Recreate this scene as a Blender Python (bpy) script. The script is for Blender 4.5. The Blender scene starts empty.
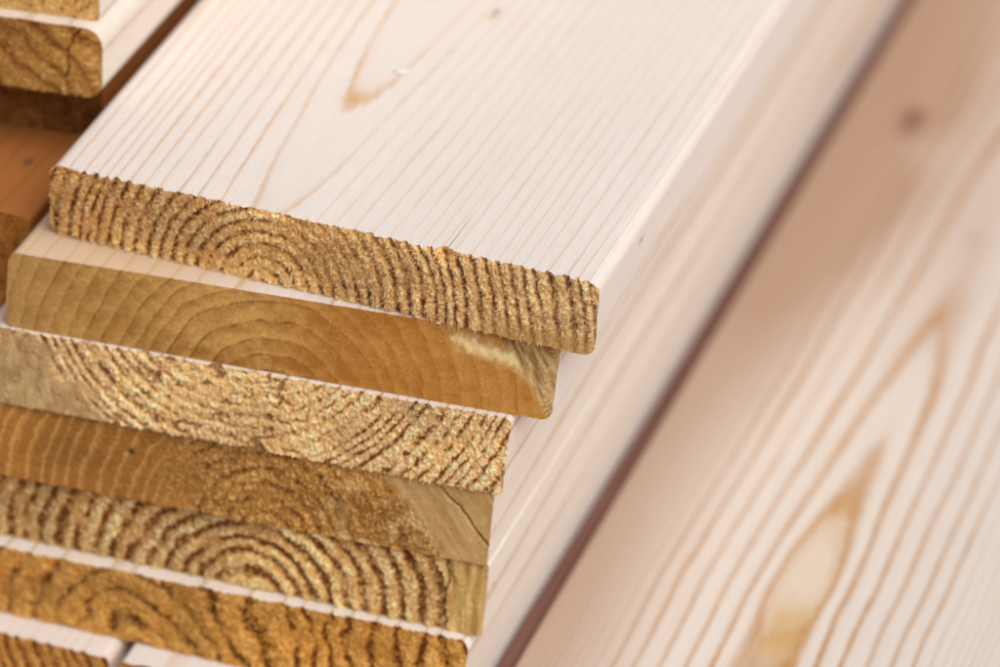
import bpy, math
import numpy as np
from mathutils import Matrix, Vector

SC = bpy.context.scene
COL = SC.collection
T = 0.020382            # level to level
TP = T - 0.00022        # board thickness
rng = np.random.default_rng(11)

# ------------------------------------------------------------------ noise
def _h(ix, iy, iz, seed):
    n = (ix.astype(np.int64) * 374761393 + iy.astype(np.int64) * 668265263 + iz.astype(np.int64) * 2147483647 + seed * 1274126177) & 0xFFFFFFFF
    n = ((n ^ (n >> 13)) * 1274126177) & 0xFFFFFFFF
    n = ((n ^ (n >> 16)) * 2246822519) & 0xFFFFFFFF
    n = n ^ (n >> 15)
    return (n & 0xFFFFFF) / float(0xFFFFFF) * 2 - 1

def noise(x, y, z=None, seed=0):
    x = np.asarray(x, float); y = np.asarray(y, float)
    z = np.zeros_like(x) if z is None else np.asarray(z, float)
    x, y, z = np.broadcast_arrays(x, y, z)
    x0 = np.floor(x); y0 = np.floor(y); z0 = np.floor(z)
    u = x - x0; v = y - y0; w = z - z0
    u = u * u * (3 - 2 * u); v = v * v * (3 - 2 * v); w = w * w * (3 - 2 * w)
    r = 0
    for dz, wz in ((0, 1 - w), (1, w)):
        if dz == 1 and not w.any(): break
        for dy, wy in ((0, 1 - v), (1, v)):
            for dx, wx in ((0, 1 - u), (1, u)):
                r = r + wx * wy * wz * _h(x0 + dx, y0 + dy, z0 + dz, seed)
    return r

def fbm(x, y, z=None, seed=0, o=3):
    r = 0; a = 1; s = 0
    for i in range(o):
        f = 2.03 ** i
        r = r + a * noise(x * f + 7.3 * i, y * f + 3.1 * i, None if z is None else z * f, seed + i * 17)
        s += a; a *= .55
    return r / s

def ss(a, b, x):
    t = np.clip((x - a) / (b - a), 0, 1)
    return t * t * (3 - 2 * t)

def lin(*c):
    c = np.array(c[:3], float) / 255
    return np.where(c <= .04045, c / 12.92, ((c + .055) / 1.055) ** 2.4)

def mix(a, b, f):
    f = np.asarray(f)[..., None]
    return a * (1 - f) + b * f

def polydist(X, Z, pts):
    d = np.full(X.shape, 1e9)
    for (a, b), (c, e) in zip(pts[:-1], pts[1:]):
        vx, vz = c - a, e - b
        t = np.clip(((X - a) * vx + (Z - b) * vz) / (vx * vx + vz * vz), 0, 1)
        d = np.minimum(d, np.hypot(X - a - t * vx, Z - b - t * vz))
    return d

# ------------------------------------------------------------------ materials
def new_mat(name):
    m = bpy.data.materials.new(name); m.use_nodes = True
    nt = m.node_tree
    b = nt.nodes['Principled BSDF']
    return m, nt, b

def NN(nt, typ, **kw):
    n = nt.nodes.new(typ)
    for k, v in kw.items():
        if k.startswith('i_'):
            n.inputs[k[2:]].default_value = v
        else:
            setattr(n, k, v)
    return n

def math_n(nt, op, a, b=None, clamp=False):
    n = nt.nodes.new('ShaderNodeMath'); n.operation = op; n.use_clamp = clamp
    for i, v in enumerate((a, b)):
        if v is None: continue
        if isinstance(v, (int, float)): n.inputs[i].default_value = v
        else: nt.links.new(v, n.inputs[i])
    return n.outputs[0]

def mixc(nt, f, a, b, mode='MIX'):
    n = nt.nodes.new('ShaderNodeMix'); n.data_type = 'RGBA'; n.blend_type = mode
    for i, v in ((0, f), (6, a), (7, b)):
        if isinstance(v, (int, float)): n.inputs[i].default_value = v
        elif isinstance(v, (tuple, list, np.ndarray)): n.inputs[i].default_value = (*[float(q) for q in v[:3]], 1)
        else: nt.links.new(v, n.inputs[i])
    return n.outputs[2]

def noise_n(nt, vec, scale, detail=2, rough=.5, w=None):
    n = nt.nodes.new('ShaderNodeTexNoise')
    n.inputs['Scale'].default_value = scale; n.inputs['Detail'].default_value = detail
    n.inputs['Roughness'].default_value = rough
    nt.links.new(vec, n.inputs['Vector'])
    return n.outputs['Fac']

def mapping(nt, src, scale, loc=(0, 0, 0)):
    m = nt.nodes.new('ShaderNodeMapping'); m.inputs['Scale'].default_value = scale
    m.inputs['Location'].default_value = loc
    nt.links.new(src, m.inputs['Vector']); return m.outputs[0]

def planed_mat(name, early, late, stain, soft=False, seed=0.0, rough=.5):
    """planed long faces: growth-ring phase comes from the mesh, streaks and pores are procedural"""
    m, nt, b = new_mat(name); L = nt.links.new
    tc = nt.nodes.new('ShaderNodeTexCoord').outputs['Object']
    ring = NN(nt, 'ShaderNodeAttribute', attribute_name='ring').outputs['Fac']
    amp = NN(nt, 'ShaderNodeAttribute', attribute_name='amp').outputs['Fac']
    stn = NN(nt, 'ShaderNodeAttribute', attribute_name='stain').outputs['Fac']
    drk = NN(nt, 'ShaderNodeAttribute', attribute_name='knot').outputs['Fac']
    # wobble
    v0 = mapping(nt, tc, (260, 22, 260), (seed, seed, 0))
    wob = math_n(nt, 'MULTIPLY', math_n(nt, 'SUBTRACT', noise_n(nt, v0, 1, 3, .6), .5), .22)
    v9 = mapping(nt, tc, (1500, 200, 1500), (seed, 3, 0))
    wob2 = math_n(nt, 'MULTIPLY', math_n(nt, 'SUBTRACT', noise_n(nt, v9, 1, 2, .6), .5), .16)
    ph = math_n(nt, 'FRACT', math_n(nt, 'ADD', math_n(nt, 'ADD', ring, wob), wob2))
    cr = nt.nodes.new('ShaderNodeValToRGB'); e = cr.color_ramp.elements
    if soft:
        st = [(0, .7), (.06, 1), (.14, .6), (.26, .10), (.6, 0), (.86, .03), (.95, .35)]
    else:
        st = [(0, .12), (.04, 0), (.6, .0), (.82, .12), (.90, .6), (.94, 1), (.975, .55)]
    e[0].position, e[1].position = st[0][0], st[-1][0]
    e[0].color = (st[0][1],) * 3 + (1,); e[1].color = (st[-1][1],) * 3 + (1,)
    for p, c in st[1:-1]:
        q = e.new(p); q.color = (c, c, c, 1)
    L(ph, cr.inputs[0])
    v5 = mapping(nt, tc, (90, 9, 90), (seed, 9, 0))
    vary = math_n(nt, 'ADD', math_n(nt, 'MULTIPLY', noise_n(nt, v5, 1, 2, .5), 1.1), .35)
    f = math_n(nt, 'MULTIPLY', math_n(nt, 'MULTIPLY', cr.outputs[0], amp), vary, True)
    # base variation
    v1 = mapping(nt, tc, (40, 5, 40), (seed * 2, 1, 0))
    base = mixc(nt, noise_n(nt, v1, 1, 3, .6), early * .93, np.minimum(early * 1.06, .92))
    v2 = mapping(nt, tc, (1900, 90, 1900), (seed, 5, 0))
    fib = noise_n(nt, v2, 1, 3, .7)
    base = mixc(nt, math_n(nt, 'MULTIPLY', math_n(nt, 'SUBTRACT', fib, .42), 1.6, True), base, early * np.array([.86, .80, .74]))
    v3 = mapping(nt, tc, (2600, 900, 2600), (seed, 2, 0))
    spk = noise_n(nt, v3, 1, 2, .6)
    base = mixc(nt, math_n(nt, 'MULTIPLY', math_n(nt, 'SUBTRACT', spk, .5), .9, True), base, early * np.array([.80, .76, .72]))
    c = mixc(nt, f, base, late)
    c = mixc(nt, stn, c, stain)
    hrt_shd = NN(nt, 'ShaderNodeAttribute', attribute_name='heart_shade').outputs['Fac']
    c = mixc(nt, hrt_shd, c, mixc(nt, f, lin(172, 140, 116), lin(146, 106, 74)))
    c = mixc(nt, drk, c, lin(112, 66, 52))
    L(c, b.inputs['Base Color'])
    b.inputs['Roughness'].default_value = rough
    b.inputs['Specular IOR Level'].default_value = .35
    bp = nt.nodes.new('ShaderNodeBump'); bp.inputs['Distance'].default_value = .00012; bp.inputs['Strength'].default_value = .55
    hgt = math_n(nt, 'ADD', math_n(nt, 'MULTIPLY', fib, .6), math_n(nt, 'ADD', math_n(nt, 'MULTIPLY', spk, .7), math_n(nt, 'MULTIPLY', f, .5)))
    L(hgt, bp.inputs['Height']); L(bp.outputs[0], b.inputs['Normal'])
    return m

def end_mat():
    m, nt, b = new_mat('sawn_end_grain'); L = nt.links.new
    a = NN(nt, 'ShaderNodeAttribute', attribute_name='tint').outputs['Color']
    tc = nt.nodes.new('ShaderNodeTexCoord').outputs['Object']
    n1 = noise_n(nt, mapping(nt, tc, (3600, 1200, 3600)), 1, 3, .7)
    n2 = noise_n(nt, mapping(nt, tc, (900, 500, 900)), 1, 3, .6)
    c = mixc(nt, .75, a, mixc(nt, n1, (.34, .27, .19), (1.65, 1.72, 1.78)), 'MULTIPLY')
    c = mixc(nt, .5, c, mixc(nt, n2, (.6, .5, .4), (1.4, 1.42, 1.45)), 'MULTIPLY')
    L(c, b.inputs['Base Color'])
    b.inputs['Roughness'].default_value = .9
    b.inputs['Specular IOR Level'].default_value = .08
    bp = nt.nodes.new('ShaderNodeBump'); bp.inputs['Distance'].default_value = .00012; bp.inputs['Strength'].default_value = .7
    L(n1, bp.inputs['Height']); L(bp.outputs[0], b.inputs['Normal'])
    return m

def fibre_mat():
    m, nt, b = new_mat('torn_wood_fibre')
    a = NN(nt, 'ShaderNodeAttribute', attribute_name='tint').outputs['Color']
    nt.links.new(a, b.inputs['Base Color'])
    b.inputs['Roughness'].default_value = .6
    return m

EARLY = lin(230, 221, 213); LATE = lin(204, 160, 118)
M_END = end_mat(); M_FIB = fibre_mat()
M_TOP = planed_mat('planed_pine', EARLY, lin(204, 162, 116), lin(205, 166, 108), seed=1.7)
M_SIDE = planed_mat('planed_pine_knotty', lin(230, 219, 206), lin(192, 146, 90), lin(196, 148, 96), seed=4.1)
M_BRD = planed_mat('planed_pine_cathedral', lin(221, 212, 202), lin(180, 126, 56), lin(204, 170, 116), soft=True, seed=8.3)
M_ORG = planed_mat('planed_pine_shaded', lin(172, 110, 56), lin(126, 72, 32), lin(140, 80, 36), seed=6.3)  # orange-brown carries the shade and warm bounce on the left stack

# ------------------------------------------------------------------ mesh helpers
def grid_faces(idx, flip=False):
    a = idx[:-1, :-1]; b = idx[1:, :-1]; c = idx[1:, 1:]; d = idx[:-1, 1:]
    q = np.stack([a, b, c, d], -1).reshape(-1, 4)
    return q[:, ::-1] if flip else q

def make_mesh(name, V, F, mat, fattr=None, cattr=None, smooth=True):
    me = bpy.data.meshes.new(name)
    me.vertices.add(len(V)); me.vertices.foreach_set('co', np.ascontiguousarray(V, np.float32).ravel())
    k = F.shape[1]
    me.loops.add(F.size); me.loops.foreach_set('vertex_index', F.astype(np.int32).ravel())
    me.polygons.add(len(F))
    me.polygons.foreach_set('loop_start', np.arange(0, F.size, k, dtype=np.int32))
    me.polygons.foreach_set('loop_total', np.full(len(F), k, np.int32))
    me.polygons.foreach_set('use_smooth', np.full(len(F), smooth))
    me.update(calc_edges=True)
    for n, v in (fattr or {}).items():
        a = me.attributes.new(n, 'FLOAT', 'POINT'); a.data.foreach_set('value', np.ascontiguousarray(v, np.float32))
    if cattr is not None:
        a = me.attributes.new('tint', 'FLOAT_COLOR', 'POINT')
        a.data.foreach_set('color', np.ascontiguousarray(np.c_[cattr, np.ones(len(cattr))], np.float32).ravel())
    me.materials.append(mat)
    me.validate()
    return me

def link(name, me, parent=None):
    o = bpy.data.objects.new(name, me); COL.objects.link(o)
    if parent: o.parent = parent
    return o

def body_y(L, dense):
    if dense:
        y = np.r_[0, .0004, .0009, .0016, np.arange(.003, .2, .0016), np.arange(.2, .5, .008), np.arange(.5, L + .001, .05)]
    else:
        y = np.r_[0, .0004, .0009, .0018, .004, np.arange(.008, .3, .008), np.arange(.3, L + .001, .04)]
    return y

def plank(label, level, xl, xr, yl, yr, ringf, endf, mat, step=.0003, dense=False, L=1.1,
          rad=.0018, fibres=0, fib_col=(226, 190, 130), fib_len=1.0, ampf=None, stainf=None, knotf=None, heart_shadef=None,
          zfuzz=.00012, yb=None, group='stacked pine boards', tilt=0.0, topz=None, cat='board', endlabel=None):
    """xl/xr left and right side, yl/yr front y there, level = how many boards below the top board"""
    w = xr - xl; zt = -level * T if topz is None else topz
    root = bpy.data.objects.new('pine_board', None); COL.objects.link(root)
    root.empty_display_size = .01
    root.location = ((xl + xr) / 2, (yl + yr) / 2, zt - TP)
    root.rotation_euler = (0, tilt, 0)
    root['label'] = label; root['category'] = cat; root['group'] = group
    nx = max(24, int(w / step)); nz = max(16, int(TP / step))
    # columns, refined at the rounded corners
    a = np.linspace(0, 1, nx + 1)
    xx = (a - .5) * w
    edge = rad * (1 - np.cos(np.linspace(0, math.pi / 2, 7)))[:-1]
    inner = xx[(xx > -w / 2 + rad) & (xx < w / 2 - rad)]
    xx = np.r_[-w / 2 + edge, inner, (w / 2 - edge)[::-1]]
    d = np.maximum(0, np.abs(xx) - (w / 2 - rad))
    ze = TP / 2 - rad + np.sqrt(np.maximum(rad * rad - d * d, 0))
    v = np.linspace(-1, 1, nz + 1)
    X = np.repeat(xx[:, None], nz + 1, 1); Z = TP / 2 + ze[:, None] * v[None, :]
    XM = (X + w / 2) * 1000; ZM = Z * 1000       # mm from left, mm from bottom
    Rr = ringf(XM, 0 * XM, ZM)
    H, C = endf(XM, ZM, Rr)
    ybl, ybr = yb if yb else (yl, yr)
    def skew(x, z):
        u = x / w + .5; k = 1 - z / TP
        return (yl * (1 - u) + yr * u) * (1 - k) + (ybl * (1 - u) + ybr * u) * k - (yl + yr) / 2
    Y = skew(X, Z) - H * .001
    # ragged outline
    edgef = np.clip(1 - (1 - np.abs(v)) * 9, 0, 1)[None, :]
    zf = fbm(XM * 1.7, 0 * XM + 3, seed=level + 5, o=3) * zfuzz
    Z2 = Z + np.sign(v)[None, :] * zf * edgef
    n0, n1 = X.shape
    idx = np.arange(n0 * n1).reshape(n0, n1)
    V = np.stack([X, Y, Z2], -1).reshape(-1, 3)
    me = make_mesh('sawn_end', V, grid_faces(idx), M_END, cattr=C.reshape(-1, 3))
    eo = link('sawn_end', me, root)
    if endlabel: eo['label'] = endlabel
    # body: sweep the outline back
    per = np.r_[idx[:, 0], idx[-1, 1:], idx[::-1, -1][1:], idx[0, ::-1][1:-1]]
    P = V[per]; P0 = np.stack([X, 0 * X, Z], -1).reshape(-1, 3)[per]
    keep = np.ones(len(per), bool)
    ys = body_y(L, dense)
    rows = []
    for i, y in enumerate(ys):
        f = 1 if i == 0 else 0
        q = P0.copy(); q[:, 2] = P0[:, 2] * (1 - f) + P[:, 2] * f
        yy = skew(P0[:, 0], P0[:, 2]) * max(0, 1 - y / .03)
        q[:, 1] = P[:, 1] if i == 0 else np.maximum(yy + y, P[:, 1] + .0002 * i)
        rows.append(q)
    B = np.array(rows)                                   # rows, per, 3
    xm = (B[..., 0] + w / 2) * 1000; ym = B[..., 1] * 1000; zm = B[..., 2] * 1000
    ring = ringf(xm, ym, zm)
    amp = ampf(xm, ym, zm) if ampf else np.ones_like(xm) * .8
    st = stainf(xm, ym, zm) if stainf else np.zeros_like(xm)
    kn = knotf(xm, ym, zm) if knotf else np.zeros_like(xm)
    ht_shd = heart_shadef(xm, ym, zm) if heart_shadef else np.zeros_like(xm)
    m_, k_ = xm.shape
    bi = np.arange(m_ * k_).reshape(m_, k_); bi = np.c_[bi, bi[:, :1]]
    F = grid_faces(bi, flip=False)
    # rear cap as a fan
    me = make_mesh('planed_body', B.reshape(-1, 3), F, mat, dict(ring=ring.ravel(), amp=amp.ravel(), stain=st.ravel(), knot=kn.ravel(), heart_shade=ht_shd.ravel()))
    link('planed_body', me, root)
    cap = B[-1].copy()
    capv = np.r_[cap, cap.mean(0)[None]]
    k = len(cap); F = np.stack([np.full(k, k), np.arange(k), (np.arange(k) + 1) % k], -1)
    me = make_mesh('rear_end', capv, F, M_FIBCAP, None, None, False)
    link('rear_end', me, root)
    # loose fibres
    if fibres:
        r = np.random.default_rng(level + 40)
        i = r.integers(1, n0 - 1, fibres); j = r.integers(0, n1, fibres)
        pr = r.random(fibres); 
        keepm = pr < np.clip(roughness_of(H)[i, j], .05, 1)
        i = i[keepm]; j = j[keepm]; n = len(i)
        o = np.stack([X[i, j], Y[i, j] + .00015, Z2[i, j]], -1)
        ln = (r.gamma(2.2, .16, n) * fib_len * .001 + .0002)[:, None]
        dr = np.stack([r.normal(0, .45, n), -np.ones(n) * .8, r.normal(-.15, .65, n)], -1)
        out = np.abs(v[j]) > .93
        dr[out, 2] += np.sign(v[j][out]) * .5
        dr /= np.linalg.norm(dr, axis=1)[:, None]
        s1 = np.cross(dr, r.normal(size=(n, 3))); s1 /= np.linalg.norm(s1, axis=1)[:, None]
        s2 = np.cross(dr, s1); wd = (r.uniform(.06, .16, n) * .001)[:, None]
        bend = r.normal(0, .25, (n, 3)); bend[:, 2] -= .15
        mid = o + dr * ln * .55; tip = o + (dr + bend) * ln
        vs = np.stack([o + s1 * wd, o - .5 * s1 * wd + .87 * s2 * wd * .6, o - .5 * s1 * wd - .87 * s2 * wd * .6,
                       mid + s1 * wd * .8, mid - .4 * s1 * wd + .7 * s2 * wd * .5, mid - .4 * s1 * wd - .7 * s2 * wd * .5, tip], 1)
        b0 = (np.arange(n) * 7)[:, None]
        tri = np.array([[0, 1, 4], [0, 4, 3], [1, 2, 5], [1, 5, 4], [2, 0, 3], [2, 3, 5], [3, 4, 6], [4, 5, 6], [5, 3, 6]])
        F = (b0[:, None, :] + tri[None]).reshape(-1, 3)
        base = C[i, j]; pale = lin(*fib_col)
        mf = np.clip(r.normal(.5, .3, n), 0, 1)[:, None]
        col = base * (1 - mf) + pale * mf
        col *= r.uniform(.75, 1.15, n)[:, None]
        me = make_mesh('loose_fibres', vs.reshape(-1, 3), F, M_FIB, cattr=np.repeat(np.clip(col, 0, .95), 7, 0), smooth=False)
        fo = link('loose_fibres', me, root); fo['kind'] = 'stuff'
    return root

def roughness_of(H):
    g = np.abs(np.gradient(H)[0]) + np.abs(np.gradient(H)[1])
    k = g / (np.percentile(g, 95) + 1e-9)
    return k

m_, nt_, b_ = new_mat('sawn_rear_end'); b_.inputs['Base Color'].default_value = (*lin(196, 150, 96), 1); b_.inputs['Roughness'].default_value = .8
n_ = nt_.nodes.new('ShaderNodeTexNoise'); n_.inputs['Scale'].default_value = 300
nt_.links.new(mixc(nt_, n_.outputs['Fac'], lin(170, 120, 70), lin(214, 172, 118)), b_.inputs['Base Color'])
M_FIBCAP = m_

# ------------------------------------------------------------------ ring fields (mm)
def ringfield(px, pz, s, amp=.25, seed=1, dy=0.0, dz=0.0, off=0.0, squash=1.0, vary=.5, lr=None):
    def f(X, Y, Z):
        x = X - (px + dy * Y); z = (Z - (pz + dz * Y)) * squash
        r = np.hypot(x, z)
        r = r + amp * s * (1.6 * noise(X / 16, Y / 130, Z / 12, seed) + .7 * noise(X / 5, Y / 60, Z / 5, seed + 3))
        R = r / s
        return R + vary * noise(R / 2.3, 0 * R, None, seed + 9) + off
    if lr is None: return f
    def g(X, Y, Z):
        x = X - (px + dy * Y); z = (Z - (pz + dz * Y)) * squash
        r = np.hypot(x, z) + 1e-6
        k = np.clip(.5 - .5 * x / r * 1.2, 0, 1)
        k = k * k * (3 - 2 * k)
        r2 = r + amp * s * (1.6 * noise(X / 16, Y / 130, Z / 12, seed) + .7 * noise(X / 5, Y / 60, Z / 5, seed + 3))
        R = r2 / (s * (1 - k) + s * lr * k)
        return R + vary * noise(R / 2.3, 0 * R, None, seed + 9) + off
    return g

def fr(R): return R - np.floor(R)

# ------------------------------------------------------------------ end faces: height in mm (outward) and colour
def rough_end(pale, mid, deep, ridge=.35, fuzz=.3, ridge_w=.5, rmask=None, extra=None, seed=0, colfuzz=.25, rm=None, warp=.35, smoothcol=None, bright=1.0, vary=0.0, cdark=None):
    pale = lin(*pale); mid = lin(*mid); deep = lin(*deep)
    def f(X, Z, R):
        ph = fr(R + .16 * fbm(X / .8, Z / .9, seed=seed + 4, o=3) + warp * .4 * fbm(X / 3.2, Z / 3.6, seed=seed + 14, o=2))
        prof = ss(0, .22, ph) * (1 - ss(.22 + ridge_w * .6, .75 + ridge_w * .3, ph))   # ridge just after each ring line
        if vary:
            k = noise(np.floor(R) * 1.37, 0 * R + .3, None, seed + 77) * vary
            prof = np.clip(prof * (1 + k), 0, 1.3)
        drop = ss(-.75, .1, fbm(X / 5, Z / 4, seed=seed + 61, o=3))
        if rm is not None: drop = drop * rm(X, Z)
        prof = prof * drop + .55 * (1 - drop)
        n1 = fbm(X / .5, Z / .62, seed=seed, o=3) * .8 + .35 * fbm(X / 1.6, Z / 1.9, seed=seed + 7, o=2)
        n2 = fbm(X / .30, Z / .34, seed=seed + 50, o=2)
        n3 = fbm(X / 3.5, Z / 3.0, seed=seed + 90, o=2)
        m = np.ones_like(X) if rmask is None else rmask(X, Z, R)
        H = m * (ridge * (prof - .5) + fuzz * (1.25 * n1 + .8 * n2) * (.55 + .5 * prof)) + .10 * n3 + (1 - m) * (.035 * n2 + .03 * (prof - .5))
        c = mix(deep, mid, ss(-.05, .45, prof + .7 * n1))
        c = mix(c, pale, ss(.35, 1.0, prof * .6 + .9 * n1 + .5 * n2))
        if smoothcol is not None:
            sc = mix(lin(*smoothcol[0]), lin(*smoothcol[1]), ss(.55, .95, ph) * (1 - ss(.95, 1, ph)))
            c = mix(sc, c, ss(.3, .8, m))
        big = fbm(X / 14, Z / 9, seed=seed + 31, o=2)
        c = c * (1 + .32 * big)[..., None] * bright
        if extra is not None: H, c = extra(X, Z, R, H, c)
        return H, np.clip(c, .01, .9)
    return f

def smooth_end(a, b, dark, seed=0, extra=None, grain=.06, linew=.06, ridge=.04, speck=.5):
    a = lin(*a); b = lin(*b); dark = lin(*dark)
    def f(X, Z, R):
        ph = fr(R)
        line = np.exp(-((ph - .96) / linew) ** 2) + np.exp(-((ph + .04) / linew) ** 2)
        brk = ss(-.25, .35, noise(X / 2.2, Z / 2.2, None, seed + 2) + noise(np.floor(R + .2) * 3.1, 0 * R, None, seed + 6) * .9)
        n2 = fbm(X / .35, Z / .35, seed=seed, o=2); n1 = fbm(X / 4, Z / 2.5, seed=seed + 8, o=3)
        n4 = fbm(X / 22, Z / 12, seed=seed + 21, o=2)
        H = grain * n2 + .08 * n1 - line * brk * .12 + ridge * ph
        c = mix(a, b, np.clip(.5 + .5 * n1 + .7 * (ph - .5) + .5 * n4, 0, 1))
        c = mix(c, dark, np.clip(line * brk * .6, 0, 1))
        c = c * (1 + speck * .5 * n2)[..., None]
        c = mix(c, lin(224, 196, 142), .45 * ss(.25, .7, fbm(X / .55, Z / 1.6, seed=seed + 71, o=3)) * ss(-.4, .5, fbm(X / 6, Z / 4, seed=seed + 81, o=2)))
        if extra is not None: H, c = extra(X, Z, R, H, c)
        return H, np.clip(c, .01, .9)
    return f

def crack(X, Z, H, c, pts, wd=.18, depth=1.4, seed=0):
    d = polydist(X + .35 * noise(X / 1.3, Z / 1.3, None, seed), Z + .35 * noise(X / 1.3 + 9, Z / 1.3, None, seed), pts)
    k = np.exp(-(d / wd) ** 2)
    H = H - depth * k
    return H, mix(c, lin(104, 62, 32), k * .7)

# ================================================================== THE STACK
# -- top board
W1 = .1453
def p1_extra(X, Z, R, H, c):
    # torn-out notch on the top edge and paler, crumblier right part
    k = np.exp(-((X - 105.5) / 1.6) ** 2) * ss(16.5, 19.5, Z)
    H = H - 1.7 * k
    H = H + .7 * np.exp(-((X - 99) / 5) ** 2) * ss(14, 20, Z)
    right = ss(92, 130, X)
    c = mix(c, c * np.array([1.10, 1.14, 1.16]) + .04, right)
    low = ss(7, 2, Z) * ss(112, 122, X)                    # smoother strip at lower right
    sm = mix(lin(206, 172, 108), lin(180, 138, 78), np.clip(.5 + .7 * fbm(X / .5, Z / 2.5, seed=3, o=2), 0, 1))
    c = mix(c, sm, low * .8); H = H * (1 - .7 * low)
    left = ss(60, 10, X)
    c = mix(c, c * np.array([.98, .90, .80]), left)
    return H, c
ring1 = ringfield(58.5, -1.5, 3.25, amp=.08, seed=3, dz=.050, vary=.4, lr=1.0)
_t = float(ring1(np.array([58.2]), np.array([57.0]), np.array([20.1]))[0])
ring1 = ringfield(58.5, -1.5, 3.25, amp=.08, seed=3, dz=.050, vary=.4, lr=1.0, off=.94 - _t % 1)
def amp1(X, Y, Z):
    a = 1.1 - .50 * ss(35, 75, X) - .0 * X
    return a * (.85 + .3 * noise(X / 7, Y / 40, None, 5))
def stain1(X, Y, Z):
    top = ss(TP * 1000 - .6, TP * 1000 - .1, Z)
    u = X - 58.2 - .02 * (Y - 60)
    k = np.exp(-(u / 2.6) ** 2 - ((Y - 60) / 4.0) ** 2) * .95
    k2 = np.exp(-((X - 76) / .9) ** 2 - ((Y - 116) / 2.5) ** 2)
    return np.clip(top * (k * 1.1 + k2), 0, 1) * .8
def knot1(X, Y, Z):
    top = ss(TP * 1000 - .6, TP * 1000 - .1, Z)
    # hairline split running back from the notch, with small dots
    k = np.exp(-((X - 105.7 - .012 * Y) / .16) ** 2) * ss(26, 4, Y) * .75
    k2 = np.exp(-((X - 76.3) / .7) ** 2 - ((Y - 118) / 1.8) ** 2) * .7
    side = ss(W1 * 1000 - .5, W1 * 1000 - .05, X)
    k3 = np.exp(-((Z - 14) / .7) ** 2 - ((Y - 33) / 1.6) ** 2) * side * .7
    return np.clip(top * (k + k2) + k3, 0, 1)
plank('topmost board of the front stack, fuzzy sawn end, pale planed face', 0, -W1 + .0005, .0005, -.0006, .0006,
      ring1, rough_end((254, 228, 170), (222, 174, 106), (120, 66, 28), ridge=.85, fuzz=.42, warp=.15, extra=p1_extra, seed=10, vary=.35, rm=lambda X, Z: 1 - .75 * np.exp(-((X - 73) / 13) ** 2) * ss(3, 12, Z + 2)), yb=(-.0004, -.0014), mat=M_TOP, step=.00022, dense=True, rad=.0032, fibres=30000, fib_len=1.5, ampf=amp1, stainf=stain1, knotf=knot1, zfuzz=.00045,
      fib_col=(240, 208, 150), endlabel='fuzzy sawn end with deep curved saw-torn growth rings')

# -- second board: smooth resinous end with pale torn patch
W2 = .1416
def p2_extra(X, Z, R, H, c):
    u = X - (W2 * 1000 - 27); top = TP * 1000
    n = fbm(X / 1.4, Z / 1.4, seed=7, o=3)
    # grey-olive left corner
    g = ss(26, 3, X + 6 * n) * .45 + .22 * ss(75, 30, X)
    c = mix(c, lin(180, 146, 92), g * .8)
    # orange lower right
    o = ss(60, 100, X) * .5
    c = mix(c, lin(190, 126, 50), o)
    # pale torn streak
    line = (top - 3.2) - .22 * u
    d = (Z - line) / 1.9 + .8 * n
    pale = np.exp(-d ** 2) * ss(-2, 3, u + 3 * n) * ss(26, 20, u)
    c = mix(c, lin(238, 218, 160), np.clip(pale * 1.1, 0, 1)); H = H - .45 * pale
    # splintered diagonal wedge at the top right corner
    wv = ss(-.5, .5, (u - 11.5) + (Z - top) * .75)
    st = fbm((u + Z * .62) / .55, (u - Z) / 6, seed=15, o=3)
    sp = mix(lin(150, 110, 62), lin(226, 200, 142), np.clip(.5 + 1.1 * st, 0, 1))
    c = mix(c, sp, wv * .92); H = H + wv * (.42 * st - .25)
    return H, c
ring2 = ringfield(70, -10, 4.3, amp=.16, seed=12, vary=.35, off=.3)
plank('second board down the front stack, smooth tan end with torn pale patch', 1, -.1508, -.0092, -.0128, .0025,
      ring2, yb=(-.0158, -.0028), endf=smooth_end((208, 164, 94), (160, 110, 50), (98, 58, 24), seed=20, extra=p2_extra, speck=.55, grain=.08),
      mat=M_TOP, step=.00032, rad=.0026, stainf=lambda X, Y, Z: .6 * ss(80, 30, X) + 0 * Y, fibres=900, fib_len=.5, zfuzz=.00008, ampf=lambda X, Y, Z: .85 + 0 * X,
      endlabel='smooth tan sawn end with thin dark rings')

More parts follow.
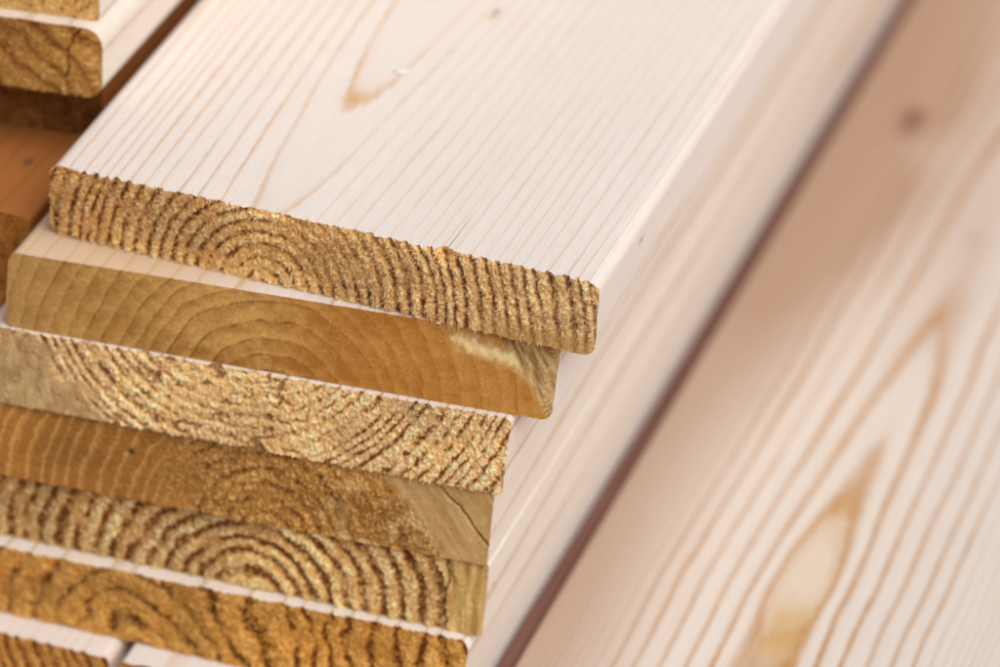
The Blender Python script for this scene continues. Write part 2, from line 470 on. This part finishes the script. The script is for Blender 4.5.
# -- third board: pale crumbly end
W3 = .1375
def m3(X, Z, R):
    n = fbm(X / 5, Z / 4, seed=33, o=2)
    return ss(-5, 6, (X - 23) + (Z - 10) * 1.2 + 7 * n)
def p3_extra(X, Z, R, H, c):
    m = m3(X, Z, R)
    g = mix(lin(206, 178, 128), lin(172, 140, 94), np.clip(.5 + fbm(X / 2, Z / 4, seed=35, o=3), 0, 1))
    c = mix(g, c, m)
    H = H + (1 - m) * .22 * fbm(X / .5, Z / .9, seed=36, o=3)
    hole = ss(.32, .7, noise(X / 2.6, Z / 1.2, None, 37) * .9 + .4 * noise(X / .8, Z / .8, None, 38)) * m * ss(15, 50, X) * ss(95, 80, X)
    H = H - .9 * hole
    return H, mix(c, lin(140, 84, 42), hole * .75)
ring3 = ringfield(66, 44, 3.0, amp=.10, seed=31, vary=.4, squash=1.0)
plank('third board down the front stack, pale crumbly end, greyish at left', 2, -.1563, -.0186, -.0170, -.0055,
      ring3, yb=(-.0210, -.0098), endf=rough_end((254, 234, 186), (226, 186, 124), (122, 66, 28), ridge=.6, fuzz=.48, rm=lambda X, Z: np.maximum(ss(80, 104, X), .8 * ss(52, 40, X)) * .6 + .4, warp=.2, rmask=m3, extra=p3_extra, seed=30, bright=1.05),
      mat=M_SIDE, step=.00026, rad=.0016, fibres=16000, fib_len=1.1, fib_col=(244, 222, 174), zfuzz=.00026, ampf=lambda X, Y, Z: 1.0 + 0 * X,
      endlabel='pale crumbly sawn end')

# -- fourth board: brown end, cracked pale right corner
W4 = .1425
def m4(X, Z, R):
    n = fbm(X / 4, Z / 4, seed=43, o=2)
    return (.35 + .65 * ss(50, 76, X + 6 * n)) * (1 - ss(-3, 1, (X - 124) + (Z - 10) * .85 + 2.5 * n))
def p4_extra(X, Z, R, H, c):
    n = fbm(X / 3, Z / 3, seed=45, o=3)
    r = ss(-2.5, 1, (X - 123) + (Z - 10) * .85 + 3 * n)
    pl = mix(lin(212, 180, 122), lin(178, 142, 88), np.clip(.5 + .8 * fbm((X + Z * .8) / 1.3, (X - Z) / 9, seed=47, o=3), 0, 1))
    c = mix(c, pl, r)
    w = W4 * 1000
    H, c = crack(X, Z, H, c, [(w - 13.5, 18.5), (w - 7, 13), (w - 3.5, 8.5), (w - .5, 5.5)], .22, 1.8, 4)
    hole = np.exp(-(((X - 47.5) / .75) ** 2 + ((Z - 12.4) / .75) ** 2))
    H = H - 1.6 * hole; c = mix(c, lin(66, 36, 18), hole)
    pale = ss(.0, .6, n) * ss(95, 108, X) * m4(X, Z, R)
    c = mix(c, lin(222, 192, 136), pale * .7)
    return H, c
ring4 = ringfield(84, -4, 3.8, amp=.12, seed=41, vary=.35)
plank('fourth board down the front stack, brown end, dark crack in pale corner', 3, -.1634, -.0209, -.0200, -.0090,
      ring4, yb=(-.0245, -.0126), endf=rough_end((224, 180, 112), (172, 124, 62), (96, 60, 28), ridge=.45, fuzz=.5, rm=lambda X, Z: .6 - .3 * ss(95, 110, X), rmask=m4, extra=p4_extra, seed=40,
                       smoothcol=((162, 112, 54), (202, 156, 88))),
      mat=M_SIDE, step=.00028, rad=.0009, fibres=10000, fib_len=.9, zfuzz=.0002, fib_col=(214, 168, 104), ampf=lambda X, Y, Z: .75 + 0 * X,
      endlabel='brown sawn end with a cracked pale corner')

# -- fifth board: strong pale ridges
W5 = .1430
def p5_extra(X, Z, R, H, c):
    n = fbm(X / 2.5, Z / 5, seed=55, o=3)
    r = ss(130, 136, X + 1.5 * n)
    pl = mix(lin(226, 196, 128), lin(186, 146, 82), np.clip(.5 + .9 * fbm(X / 1.6, Z / 9, seed=57, o=2), 0, 1))
    c = mix(c, pl, r * .9); H = H * (1 - .6 * r)
    w = W5 * 1000
    H, c = crack(X, Z, H, c, [(w - 11.5, 20.5), (w - 10, 14), (w - 10.6, 7), (w - 9.4, 0)], .3, 1.2, 5)
    return H, c
ring5 = ringfield(80, -4.5, 4.8, amp=.12, seed=52, vary=.3)
plank('fifth board down the front stack, bold pale ridges on its end', 4, -.1636, -.0206, -.0220, -.0116,
      ring5, yb=(-.0220, -.0152), endf=rough_end((246, 224, 168), (204, 160, 96), (112, 64, 26), ridge=.8, fuzz=.36, ridge_w=.3, extra=p5_extra, seed=50, vary=.3),
      mat=M_SIDE, step=.00028, rad=.0009, fibres=9000, fib_len=.8, zfuzz=.0002, ampf=lambda X, Y, Z: .75 + 0 * X,
      endlabel='sawn end with bold pale curved ridges')

# -- sixth board: orange end
W6 = .1410
def p6_extra(X, Z, R, H, c):
    wav = ss(.35, .6, fr(R + .25 * noise(X / 1.5, Z / 1.5, None, 66))) * ss(85, 60, X)
    return H, mix(c, lin(222, 176, 104), wav * .3)
ring6 = ringfield(54, -4, 6.2, amp=.30, seed=62, vary=.3)
plank('sixth board down the front stack, orange end with wavy dark rings', 5, -.1655, -.0230, -.0272, -.0178,
      ring6, yb=(-.0275, -.0235), endf=rough_end((232, 184, 104), (194, 136, 60), (100, 56, 20), ridge=.6, fuzz=.36, ridge_w=.6, extra=p6_extra, seed=60, vary=.3),
      mat=M_SIDE, step=.0003, rad=.0030, fibres=8000, fib_len=.8, zfuzz=.0002, fib_col=(220, 166, 92), ampf=lambda X, Y, Z: .75 + 0 * X,
      endlabel='orange sawn end with wavy dark rings')

# -- bottom layer, left and right boards under the stack
ring7 = ringfield(190, 40, 3.6, amp=.2, seed=72)
e7 = rough_end((220, 178, 108), (190, 132, 62), (116, 64, 26), ridge=.6, fuzz=.25, seed=70)
plank('board at the bottom left corner, under the sixth board, left of dark notch', 6, -.2580, -.1150, -.0370, -.0345,
      ring7, e7, M_TOP, step=.0004, rad=.0022, fibres=1500, fib_len=.5, ampf=lambda X, Y, Z: .4 + 0 * X)
ring8 = ringfield(20, -10, 4.2, amp=.2, seed=82)
plank('bottom board under the front stack, right of the dark notch', 6, -.1118, -.0240, -.0345, -.0300,
      ring8, e7, M_TOP, step=.0004, rad=.0014, fibres=1000, fib_len=.5, ampf=lambda X, Y, Z: .4 + 0 * X)

# ================================================================== LEFT STACK, set back
eL = lambda s, **k: rough_end(k.get('pale', (228, 186, 110)), k.get('mid', (196, 142, 68)), k.get('deep', (128, 76, 32)), ridge=k.get('ridge', .16), fuzz=.3, rm=lambda X, Z: .5, warp=.8, seed=s,
                              extra=k.get('extra'))
def l2_extra(X, Z, R, H, c):
    w = 143.0
    H, c = crack(X, Z, H, c, [(w - 5.5, 20), (w - 7.5, 17), (w - 9.5, 12), (w - 8.7, 8), (w - 10, 4.5)], .26, 1.8, 9)
    band = ss(.2, .7, noise(X / 22 - Z / 7, Z / 30, None, 91))
    rl = ss(.62, .95, fr(R + .1 * noise(X / 2, Z / 2, None, 93)))
    return H - .12 * rl, mix(mix(c, lin(136, 84, 40), band * .8), lin(128, 74, 34), rl * .55)
GL = 'boards of the stack behind on the left'
ringL = lambda s, px=60, pz=-20, q=5: ringfield(px, pz, q, amp=.3, seed=s)
plank('golden board end with dark curved crack, top left stack', 0, -.2885, -.1455, .0150, .0338,
      ringL(92, 60, -60, 8), eL(92, pale=(222, 184, 112), mid=(180, 130, 66), ridge=.3, extra=l2_extra), M_SIDE, step=.00032, rad=.0048, fibres=2500, fib_len=.45, topz=T, group=GL, zfuzz=.0001,
      ampf=lambda X, Y, Z: .6 + 0 * X, endlabel='golden sawn end with a curved crack')
plank('board in the top left corner, resting on the cracked board', 0, -.2910, -.1478, .0190, .0376,
      ringL(95, 100, 45, 4), eL(95, pale=(236, 204, 140), mid=(206, 162, 92)), M_TOP, step=.00035, rad=.0016, fibres=2500, fib_len=.5, topz=2 * T, group=GL,
      ampf=lambda X, Y, Z: .5 + 0 * X)
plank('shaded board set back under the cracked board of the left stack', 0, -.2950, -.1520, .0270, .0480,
      ringL(97, 80, -25, 7), eL(97, pale=(160, 112, 58), mid=(124, 78, 36), deep=(70, 38, 16)), M_ORG, step=.0004, rad=.0012, topz=0, group=GL, fibres=800, fib_len=.5)  # end colours darkened, the overhang's shade is put into them
def knL4(X, Y, Z):
    x0 = 143 - 12.0; y0 = 27.5
    return np.exp(-(((X - x0) / 1.2) ** 2 + ((Y - y0) / 2.2) ** 2)) * (Z > 10)
plank('orange-brown board with small dark knot in the left stack', 1, -.2957, -.1527, -.0010, .0040,
      ringL(101, 100, -8, 6), eL(101, pale=(206, 150, 80), mid=(176, 116, 52)), M_ORG, step=.0004, rad=.0014, group=GL, fibres=800, fib_len=.5,
      ampf=lambda X, Y, Z: .45 + 0 * X, knotf=knL4, dense=True)
plank('left stack board glimpsed just below the orange-brown board with the knot', 2, -.3015, -.1585, .0040, .0080,
      ringL(103), eL(103), M_SIDE, step=.0005, rad=.0012, group=GL)
for k, (lv, dx) in enumerate(((3, -.168), (4, -.168), (5, -.170))):
    plank(('third board from the bottom of the left stack, out of view',
           'second board from the bottom of the left stack, out of view',
           'lowest board of the left stack, out of view')[k], lv, dx - .143, dx, -.004 + .003 * k, .002 + .002 * k,
          ringL(110 + k), eL(110 + k), M_SIDE, step=.0006, rad=.0012, group=GL)
for k in range(10):  # unseen upper boards, piled this high to shade the left side
    plank('one of the unseen high boards added to the left stack for shade', 0, -.2925 + .001 * k, -.1492 + .0008 * (k % 2), .030, .046 - .004 * (k % 2),
          ringL(120 + k), eL(120 + k), M_TOP, step=.0006, rad=.0014, topz=(3 + k) * T, group=GL)

# ================================================================== WIDE-FIGURED BOARD AT THE RIGHT
WB = .1460; XB = -.0176
# the board is seen from its planed face; its pith line runs at x = 60 mm
_r = [10, 26.0, 28.2, 31.1, 31.4, 32.3, 32.55, 33.1, 35.4, 39.2, 43.4, 47.2, 50.6, 53.2, 55.2, 57, 58.7, 60.3, 62, 63.6, 65.2, 67, 68.6, 70.4, 72, 74, 76, 78, 80, 82, 84, 128]
_p = [-8, -2, -1, 0, .14, .86, 1, 1.16, 2, 3, 4, 5, 6, 7, 8, 9, 10, 11, 12, 13, 14, 15, 16, 17, 18, 19, 20, 21, 22, 23, 24, 46]
def ringB(X, Y, Z):
    Y = Y - 59
    cx = 59.5 + .9 * noise(Y / 70, 0 * Y, None, 5) + .3 * noise(Y / 18, 0 * Y, None, 6)
    yy = Y + .4 * 1.0
    D = 30.0 + .0122 * (np.minimum(yy, 330) - 26) + .38 * ss(125, 232, yy) - .35 * np.exp(-((yy - 75) / 25) ** 2)
    z = (TP * 1000 - Z)
    dx = X - cx
    # distortion round the knot
    k = np.exp(-(((X - 21) / 9) ** 2 + ((Y - 314) / 26) ** 2))
    r = np.hypot(dx, D + z * .9) + .10 * noise(X / 14, Y / 60, None, 15) + .05 * noise(X / 5, Y / 22, None, 16) + 5 * k
    # the inner loop closes again near the cut end
    r = r + 1.3 * np.exp(-(dx / 6.0) ** 2) * ss(64, 30, Y)
    # sharpen the cathedral tips
    r = r - .04 * np.exp(-(dx / 2.2) ** 2)
    return np.interp(r, _r, _p) + .06
def ampB(X, Y, Z):
    Y = Y - 59
    a = .95 - .45 * ss(80, 105, X) - .55 * ss(36, 8, X) 
    a = np.maximum(a, .75 * ss(170, 260, Y))
    ri = np.floor(ringB(X, Y + 59, Z) + .3)
    return np.clip(a * np.where(ri <= 0, .95, np.where(ri <= 1, 1.35, .9 + .4 * noise(ri * 1.7, ri * .3, None, 26))) * (.9 + .35 * noise(X / 9, Y / 50, None, 25)), 0.05, 1)
def stainB(X, Y, Z):
    Y = Y - 59
    n = noise(X / 3, Y / 9, None, 28)
    cx = 63 + 0 * X
    fill = np.exp(-(((X - 60.5) / 5.0) ** 4)) * ss(24, 34, Y + 3 * n) * ss(66, 44, Y + 3 * n) * .75
    inner = ss(31.15, 30.9, np.hypot(X - 59.5, 30.0 + .0122 * (Y - 26) - .35 * np.exp(-((Y - 75) / 25) ** 2))) * ss(44, 52, Y) * .28
    return np.clip(fill + inner, 0, .9)
def heart_shadeB(X, Y, Z):
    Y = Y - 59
    # heartwood brown with the stack's shade painted in, left edge and far end
    heart_shade = ss(40, 2, X + 5 * noise(X / 30, Y / 90, None, 29)) * .8 + .35 * np.exp(-(((X - 22) / 16) ** 2 + ((Y - 290) / 60) ** 2))
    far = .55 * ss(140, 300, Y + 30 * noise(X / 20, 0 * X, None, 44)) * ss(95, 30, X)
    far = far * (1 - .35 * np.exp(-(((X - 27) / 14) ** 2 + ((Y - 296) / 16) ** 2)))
    heart_shade = heart_shade * (1 - .35 * np.exp(-(((X - 27) / 14) ** 2 + ((Y - 296) / 16) ** 2)))
    edge = .9 * ss(.9, .2, X)  # side face browned for the dark tone of the gap
    return np.clip(np.maximum(heart_shade + far, edge), 0, .92)
def knotB(X, Y, Z):
    Y = Y - 59
    k = np.exp(-((((X - 21) / 4.0) ** 2 + ((Y - 314) / 6.5) ** 2)) ** 1.5) * 1.0
    k2 = np.exp(-(((X - 56) / 2.5) ** 2 + ((Y - 254) / 7) ** 2)) * .18
    return np.clip(k + k2, 0, 1) * (Z > 10)
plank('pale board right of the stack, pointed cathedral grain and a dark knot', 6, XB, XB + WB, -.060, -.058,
      ringB, e7, M_BRD, step=.0005, rad=.0016, dense=True, fibres=0, ampf=ampB, stainf=stainB, knotf=knotB, heart_shadef=heart_shadeB, group='boards of the bottom layer', L=1.2)
plank('outermost board beyond the one with cathedral grain, outside the photo', 6, XB + WB + .004, XB + 2 * WB + .004, -.055, -.060,
      ringfield(70, -20, 4.5, seed=140), e7, M_TOP, step=.0006, rad=.0016, group='boards of the bottom layer', L=1.2)

# -- made-up strip, its brown stands in for shade in the open gap
sv = []
ys_ = np.arange(-.05, 1.1, .01)
for y_ in ys_:
    o_ = .0003 * math.sin(y_ * 31) + .0002 * math.sin(y_ * 77)
    for a_, b_ in ((-.0234, -7 * T + .0003), (-.0234, -6 * T - .0052), (-.0229, -6 * T - .0045), (-.0186, -6 * T - .0045), (-.0181, -6 * T - .0052), (-.0181, -7 * T + .0003)):
        sv.append((a_, y_, b_ + (o_ if b_ > -6.5 * T else 0)))
si = np.arange(len(sv)).reshape(len(ys_), 6); si = np.c_[si, si[:, :1]]
ms_, nts, bs = new_mat('gap_shade_brown')
tcs = nts.nodes.new('ShaderNodeTexCoord').outputs['Object']
nts.links.new(mixc(nts, noise_n(nts, mapping(nts, tcs, (900, 30, 900)), 1, 3, .6), lin(104, 70, 60), lin(142, 98, 84)), bs.inputs['Base Color']); bs.inputs['Roughness'].default_value = .8
capf = np.array([[si[0, 0], si[0, 1], si[0, 4], si[0, 5]], [si[0, 1], si[0, 2], si[0, 3], si[0, 4]], [si[-1, 5], si[-1, 4], si[-1, 1], si[-1, 0]], [si[-1, 4], si[-1, 3], si[-1, 2], si[-1, 1]]])
me = make_mesh('gap_shade_strip', np.array(sv), np.r_[grid_faces(si), capf], ms_, smooth=False)
st_ = link('gap_shade_strip', me); st_['label'] = 'thin added strip, brown for the shade in the gap beside the right board'; st_['category'] = 'wood strip'

# -- a pale fleck of planed wood lying on the top board
r_ = np.random.default_rng(5)
n = 14; a_ = np.linspace(0, 2 * math.pi, n, endpoint=False)
rx = .0021 * (1 + .25 * r_.normal(size=n)); ry = .0010 * (1 + .25 * r_.normal(size=n))
lo = np.c_[rx * np.cos(a_), ry * np.sin(a_), 0 * a_ + .0001 + .0004 * np.abs(np.cos(a_))]
hi = lo * np.array([.85, .85, 1]) + np.array([0, 0, .0005])
V = np.r_[lo, hi, [[0, 0, .0001]], [[0, 0, .0007]]]
i_ = np.arange(n); j_ = (i_ + 1) % n
F = np.r_[np.c_[i_, j_, n + j_], np.c_[i_, n + j_, n + i_], np.c_[j_, i_, 0 * i_ + 2 * n], np.c_[n + i_, n + j_, 0 * i_ + 2 * n + 1]]
me = make_mesh('wood_fleck', V, F, M_FIB, cattr=np.tile(lin(240, 236, 226), (len(V), 1)))
fk = link('wood_fleck', me); fk.location = (-.0800, .0775, 0); fk.rotation_euler = (0, 0, .35)
fk['label'] = 'tiny white wood fleck lying on the topmost board'; fk['category'] = 'wood fleck'

# ================================================================== SURFACE BELOW
m, nt, b = new_mat('dusty_ground')
tc = nt.nodes.new('ShaderNodeTexCoord').outputs['Object']
n1 = noise_n(nt, mapping(nt, tc, (3, 3, 3)), 1, 5, .6); n2 = noise_n(nt, mapping(nt, tc, (120, 120, 120)), 1, 4, .7)
c = mixc(nt, n1, lin(160, 112, 86), lin(182, 134, 104)); c = mixc(nt, math_n(nt, 'MULTIPLY', n2, .5), c, lin(120, 92, 70))
nt.links.new(c, b.inputs['Base Color']); b.inputs['Roughness'].default_value = .9
bp = nt.nodes.new('ShaderNodeBump'); bp.inputs['Distance'].default_value = .002; nt.links.new(n2, bp.inputs['Height']); nt.links.new(bp.outputs[0], b.inputs['Normal'])
gx = np.linspace(-30, 30, 31); GX, GY = np.meshgrid(gx, gx, indexing='ij')
gi = np.arange(31 * 31).reshape(31, 31)
me = make_mesh('ground', np.stack([GX, GY, 0 * GX - 7 * T - .004], -1).reshape(-1, 3), grid_faces(gi), m)
g = link('ground', me); g['kind'] = 'structure'

# ================================================================== CAMERA
cam = bpy.data.cameras.new('camera'); co = bpy.data.objects.new('camera', cam); COL.objects.link(co)
right = Vector((0.94030186, 0.33839756, 0.03632497)); down = Vector((0.21303821, -0.50198854, -0.83822564)); fwd = Vector((-0.2654188, 0.79592374, -0.54411237))
R_ = Matrix((right, -down, -fwd)).transposed().to_4x4()
R_.translation = Vector((0.26883101, -0.87906307, 0.58064368))
co.matrix_world = R_
cam.sensor_width = 36; cam.lens = 4498.24 * 36 / 1000
cam.clip_start = .05; cam.clip_end = 200
cam.dof.use_dof = True; cam.dof.focus_distance = 1.087 + .012; cam.dof.aperture_fstop = 6.8
SC.camera = co

# ================================================================== LIGHT
SUN_AZ, SUN_EL = math.radians(118), math.radians(54)     # azimuth from +y towards +x
w = bpy.data.worlds.new('World'); SC.world = w; w.use_nodes = True
nt = w.node_tree; bg = nt.nodes['Background']
sky = nt.nodes.new('ShaderNodeTexSky'); sky.sky_type = 'NISHITA'; sky.sun_disc = False
sky.sun_elevation = SUN_EL; sky.sun_rotation = SUN_AZ; sky.dust_density = 4; sky.air_density = .8; sky.ozone_density = .6
nt.links.new(sky.outputs[0], bg.inputs['Color']); bg.inputs['Strength'].default_value = .055
sl = bpy.data.lights.new('sun', 'SUN'); sl.energy = 2.0; sl.angle = math.radians(70); sl.color = (1, .975, .94)
so = bpy.data.objects.new('sun', sl); COL.objects.link(so)
d = Vector((math.sin(SUN_AZ) * math.cos(SUN_EL), math.cos(SUN_AZ) * math.cos(SUN_EL), math.sin(SUN_EL)))
so.rotation_euler = (d).to_track_quat('Z', 'Y').to_euler()
so.location = d * 3

SC.render.engine = 'CYCLES'
SC.cycles.max_bounces = 8; SC.cycles.diffuse_bounces = 6
SC.view_settings.view_transform = 'Standard'; SC.view_settings.look = 'None'
SC.view_settings.exposure = 0.42; SC.view_settings.gamma = 1
